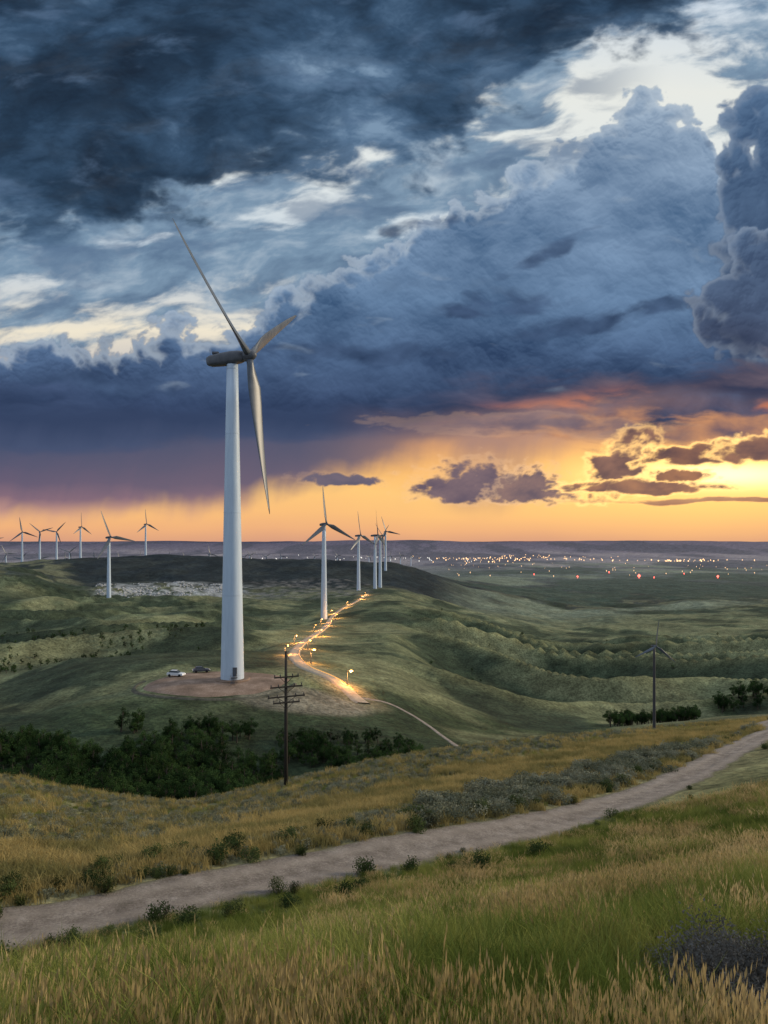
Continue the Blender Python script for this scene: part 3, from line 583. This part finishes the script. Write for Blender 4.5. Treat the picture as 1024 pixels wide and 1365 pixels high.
rockm,h=mat("pale_rock"); finish(h,bsdf(h,h.ramp(h.noise(h.n('ShaderNodeNewGeometry').outputs['Position'],.2,5,.6),[(.3,(.24,.24,.245)),(.7,(.50,.50,.49))]),.9,.1))
def rock(r):
    b=B(); R=[]
    for zz,q in((-.3,.9),(.1,1),(.5,.8),(.8,.4)): R.append([Vector((math.cos(k*.9)*q*r.uniform(.7,1.2),math.sin(k*.9)*q*r.uniform(.7,1.2),zz*r.uniform(.8,1.2))) for k in range(7)])
    b.loft(R); return b
rcol=lib("rock_lib",[mobj("boulder",rock(R_),rockm) for _ in range(4)])
def scatter(name,x,y,scale,colx,lean=.12,sink=.0):
    n=len(x); z=height(x,y)-sink; me=bpy.data.meshes.new(name); me.vertices.add(n)
    me.vertices.foreach_set('co',np.stack([x,y,z],-1).reshape(-1).astype(np.float32))
    a=me.attributes.new('rot','FLOAT_VECTOR','POINT'); a.data.foreach_set('vector',np.stack([rng.normal(0,lean,n),rng.normal(0,lean,n),rng.uniform(0,6.28,n)],-1).reshape(-1).astype(np.float32))
    a=me.attributes.new('scl','FLOAT','POINT'); a.data.foreach_set('value',np.asarray(scale,np.float32))
    a=me.attributes.new('idx','INT','POINT'); a.data.foreach_set('value',rng.integers(0,100,n).astype(np.int32))
    o=obj(name,me); ng=bpy.data.node_groups.new(name,'GeometryNodeTree')
    ng.interface.new_socket('Geometry',in_out='INPUT',socket_type='NodeSocketGeometry'); ng.interface.new_socket('Geometry',in_out='OUTPUT',socket_type='NodeSocketGeometry')
    N=ng.nodes.new; gi=N('NodeGroupInput'); go=N('NodeGroupOutput'); ip=N('GeometryNodeInstanceOnPoints'); ci=N('GeometryNodeCollectionInfo')
    ci.inputs['Collection'].default_value=colx; ci.inputs['Separate Children'].default_value=True; ci.inputs['Reset Children'].default_value=True
    def na_(nm,ty): q=N('GeometryNodeInputNamedAttribute'); q.data_type=ty; q.inputs[0].default_value=nm; return next(s_ for s_ in q.outputs if s_.enabled and s_.name=='Attribute')
    L_=ng.links.new; L_(gi.outputs[0],ip.inputs['Points']); L_(ci.outputs[0],ip.inputs['Instance']); ip.inputs['Pick Instance'].default_value=True
    L_(na_('idx','INT'),ip.inputs['Instance Index']); L_(na_('rot','FLOAT_VECTOR'),ip.inputs['Rotation']); L_(na_('scl','FLOAT'),ip.inputs['Scale']); L_(ip.outputs[0],go.inputs[0])
    md=o.modifiers.new('scatter','NODES'); md.node_group=ng; return o
def pts(n,y0,y1,b0=-.62,b1=.62):
    b=rng.uniform(b0,b1,n); y=rng.uniform(y0,y1,n); return b*y,y,b
sagepatch=lambda x,y: ((x-3.4)/1.15)**2+((y-6.5)/1.5)**2
x,y,b=pts(30000,4.2,47); dr=dist_to(x,y,dirt_line); m=(y<rowY(4,b)-1.2)&(dr>2.0+rng.uniform(-.2,.5,len(x)))&(sagepatch(x,y)>1); x,y,b,dr=x[m],y[m],b[m],dr[m]
pn=fbm(x/4,y/4,4,81); pn2=fbm(x/1.3,y/1.3,3,83); pv=fbm(x/2.2,y/2.2,3,85)
hs=(1-.30*sstep(y,11,17)*sstep(b,.1,-.3))*np.where(dr<5,.65,1)
scatter("foreground_grass",x,y,rng.uniform(.7,1.2,len(x))*hs*(1+.8*pv),gcol,lean=.16)
pr=np.clip(.50+2.6*pn+1.4*pn2-.26*sstep(b,-.1,.3)*sstep(y,12,20)-.10*sstep(y,20,30),0,.9)*np.clip(y/16,.42,1)
pr=np.maximum(pr,.6*np.exp(-((b-.47)/.06)**2-((y-21)/5)**2))
k_=rng.random(len(x))<pr; scatter("seeding_grass",x[k_],y[k_],rng.uniform(.55,1.05,k_.sum())*hs[k_],scol)
x,y,b=pts(44000,20,125,-.62,.62); dr=dist_to(x,y,dirt_line); m=(y>rowY(4,b)+1.0)&(y<rowY(7,b)+6)&(dr>1.9+rng.uniform(-.1,.8,len(x))); x,y,b,dr=x[m],y[m],b[m],dr[m]
y4=rowY(6,b); u=(y-y4)/y4; pn=fbm(x/6,y/6,4,91)
dry=(np.abs(u+.02)<.13+.3*pn)|((dr<3.8)&(rng.random(len(x))<.55))|(rng.random(len(x))<.10)
sg=(~dry)&(pn>-.12)&(rng.random(len(x))<np.where(y>y4,.55,.9))
scatter("roadside_dry_grass",x[dry],y[dry],rng.uniform(.7,1.3,dry.sum()),ocol)
scatter("sagebrush_steppe",x[sg],y[sg],rng.uniform(.4,1.2,sg.sum())*np.where((y[sg]<y4[sg])&(b[sg]>.05),1.5,.75),acol)
ot=(~dry)&(~sg)&(rng.random(len(x))<.45); scatter("low_grass",x[ot],y[ot],rng.uniform(.4,.8,ot.sum()),gcol)
sx=[];sy=[];ss_=[]
for _ in range(170):
    p=dirt_line[R_.randrange(20,158)]; off=R_.choice([-1,1,1])*R_.uniform(2.4,6); sx.append(p[0]+R_.uniform(-1,1)); sy.append(p[1]+off); ss_.append(R_.uniform(.3,.95))
scatter("roadside_shrubs",np.array(sx),np.array(sy),ss_,dcol,sink=.05)
scc=lib("bigsage_lib",[mobj("sagebrush",bush(3600,.55,.75,.02,R_,lobes=16),dsage,stems(R_,9,.55,.75),bark) for _ in range(3)])
sx=[];sy=[]
while len(sx)<50:
    xx,yy=R_.uniform(2.0,4.9),R_.uniform(4.9,8.2)
    if sagepatch(xx,yy)<1.05 and xx/yy>.37: sx.append(xx); sy.append(yy)
scatter("sagebrush_shrubs",np.array(sx),np.array(sy),[R_.uniform(.6,1.0) for _ in sx],scc)
# trees in the hollow
x,y,b=pts(1500,104,150,-.66,.05); m=(fbm(x/12,y/12,3,95)>-.13)&(y<rowY(9,b)-17); x,y,b=x[m],y[m],b[m]; scatter("tree_grove",x,y,rng.uniform(.32,.72,len(x))*(1-.35*sstep(b,-.3,0)),tcol)
x,y,b=pts(420,225,300,.30,.42); m=(y<250)&(y>232); scatter("distant_tree_grove",x[m],y[m],rng.uniform(.4,.8,m.sum()),tcol)
x,y,b=pts(44,262,285,.445,.56); scatter("distant_tree_grove",x,y,rng.uniform(.5,1.0,len(x)),tcol)
x,y,b=pts(500,300,420,-.60,-.24); m=fbm(x/20,y/20,3,97)>.0; scatter("distant_bushes",x[m],y[m],rng.uniform(.2,.5,m.sum()),tcol)
x,y,b=pts(260,330,900,.02,.55); m=fbm(x/40,y/40,3,98)>.10; scatter("distant_bushes",x[m],y[m],rng.uniform(.25,.6,m.sum()),tcol)
x,y,b=pts(2400,930,1200,-.385,-.2); m=fbm(x/22,y/22,3,99)>-.04; scatter("quarry_boulders",x[m],y[m],rng.uniform(.7,2.0,m.sum()),rcol)
# ------------------------------------------------------------------ town lights
def lights(name,lst,colr,es):
    m_,h=mat(name+"_glow"); finish(h,bsdf(h,colr,.5,.2,emis=colr,es=es)); b=B()
    for x_,y_,r_ in lst:
        z_=hz(x_,y_)+r_+3; c=Vector((x_,y_,z_)); b.loft([circ(c+UP*q*r_,Vector((1,0,0)),Vector((0,1,0)),r_*w_,6) for q,w_ in((-1,.2),(0,1),(1,.2))]); b.box((x_,y_,z_-r_-1),(r_*.3,r_*.3,4+r_))
    obj(name,b.mesh(name),m_)
L1=[]
for _ in range(130): yq=R_.gauss(8600,700); L1.append((R_.gauss(.18,.06)*yq,yq,R_.uniform(2.5,6)))
for _ in range(50): yq=R_.gauss(7400,250); L1.append((R_.gauss(.39,.035)*yq,yq,R_.uniform(2.5,6)))
for _ in range(60): yq=R_.uniform(3400,6400); L1.append((R_.uniform(.08,.52)*yq,yq,R_.uniform(1,2.4)))
lights("town_lights",L1,(1,.60,.28,1),2.6)
lights("white_town_lights",[(R_.gauss(-.02,.09)*8200,R_.gauss(8200,500),R_.uniform(3,6)) for _ in range(50)],(1,.95,.85,1),.9)
lights("red_beacon_lights",[(.340*3300,3300,7),(.258*3300,3300,3.5),(.445*3300,3300,5),(.30*3900,3900,3.5),(.40*3700,3700,2.5),(.20*3600,3600,2.5),(.36*3250,3250,2.5)],(1,.10,.07,1),6)
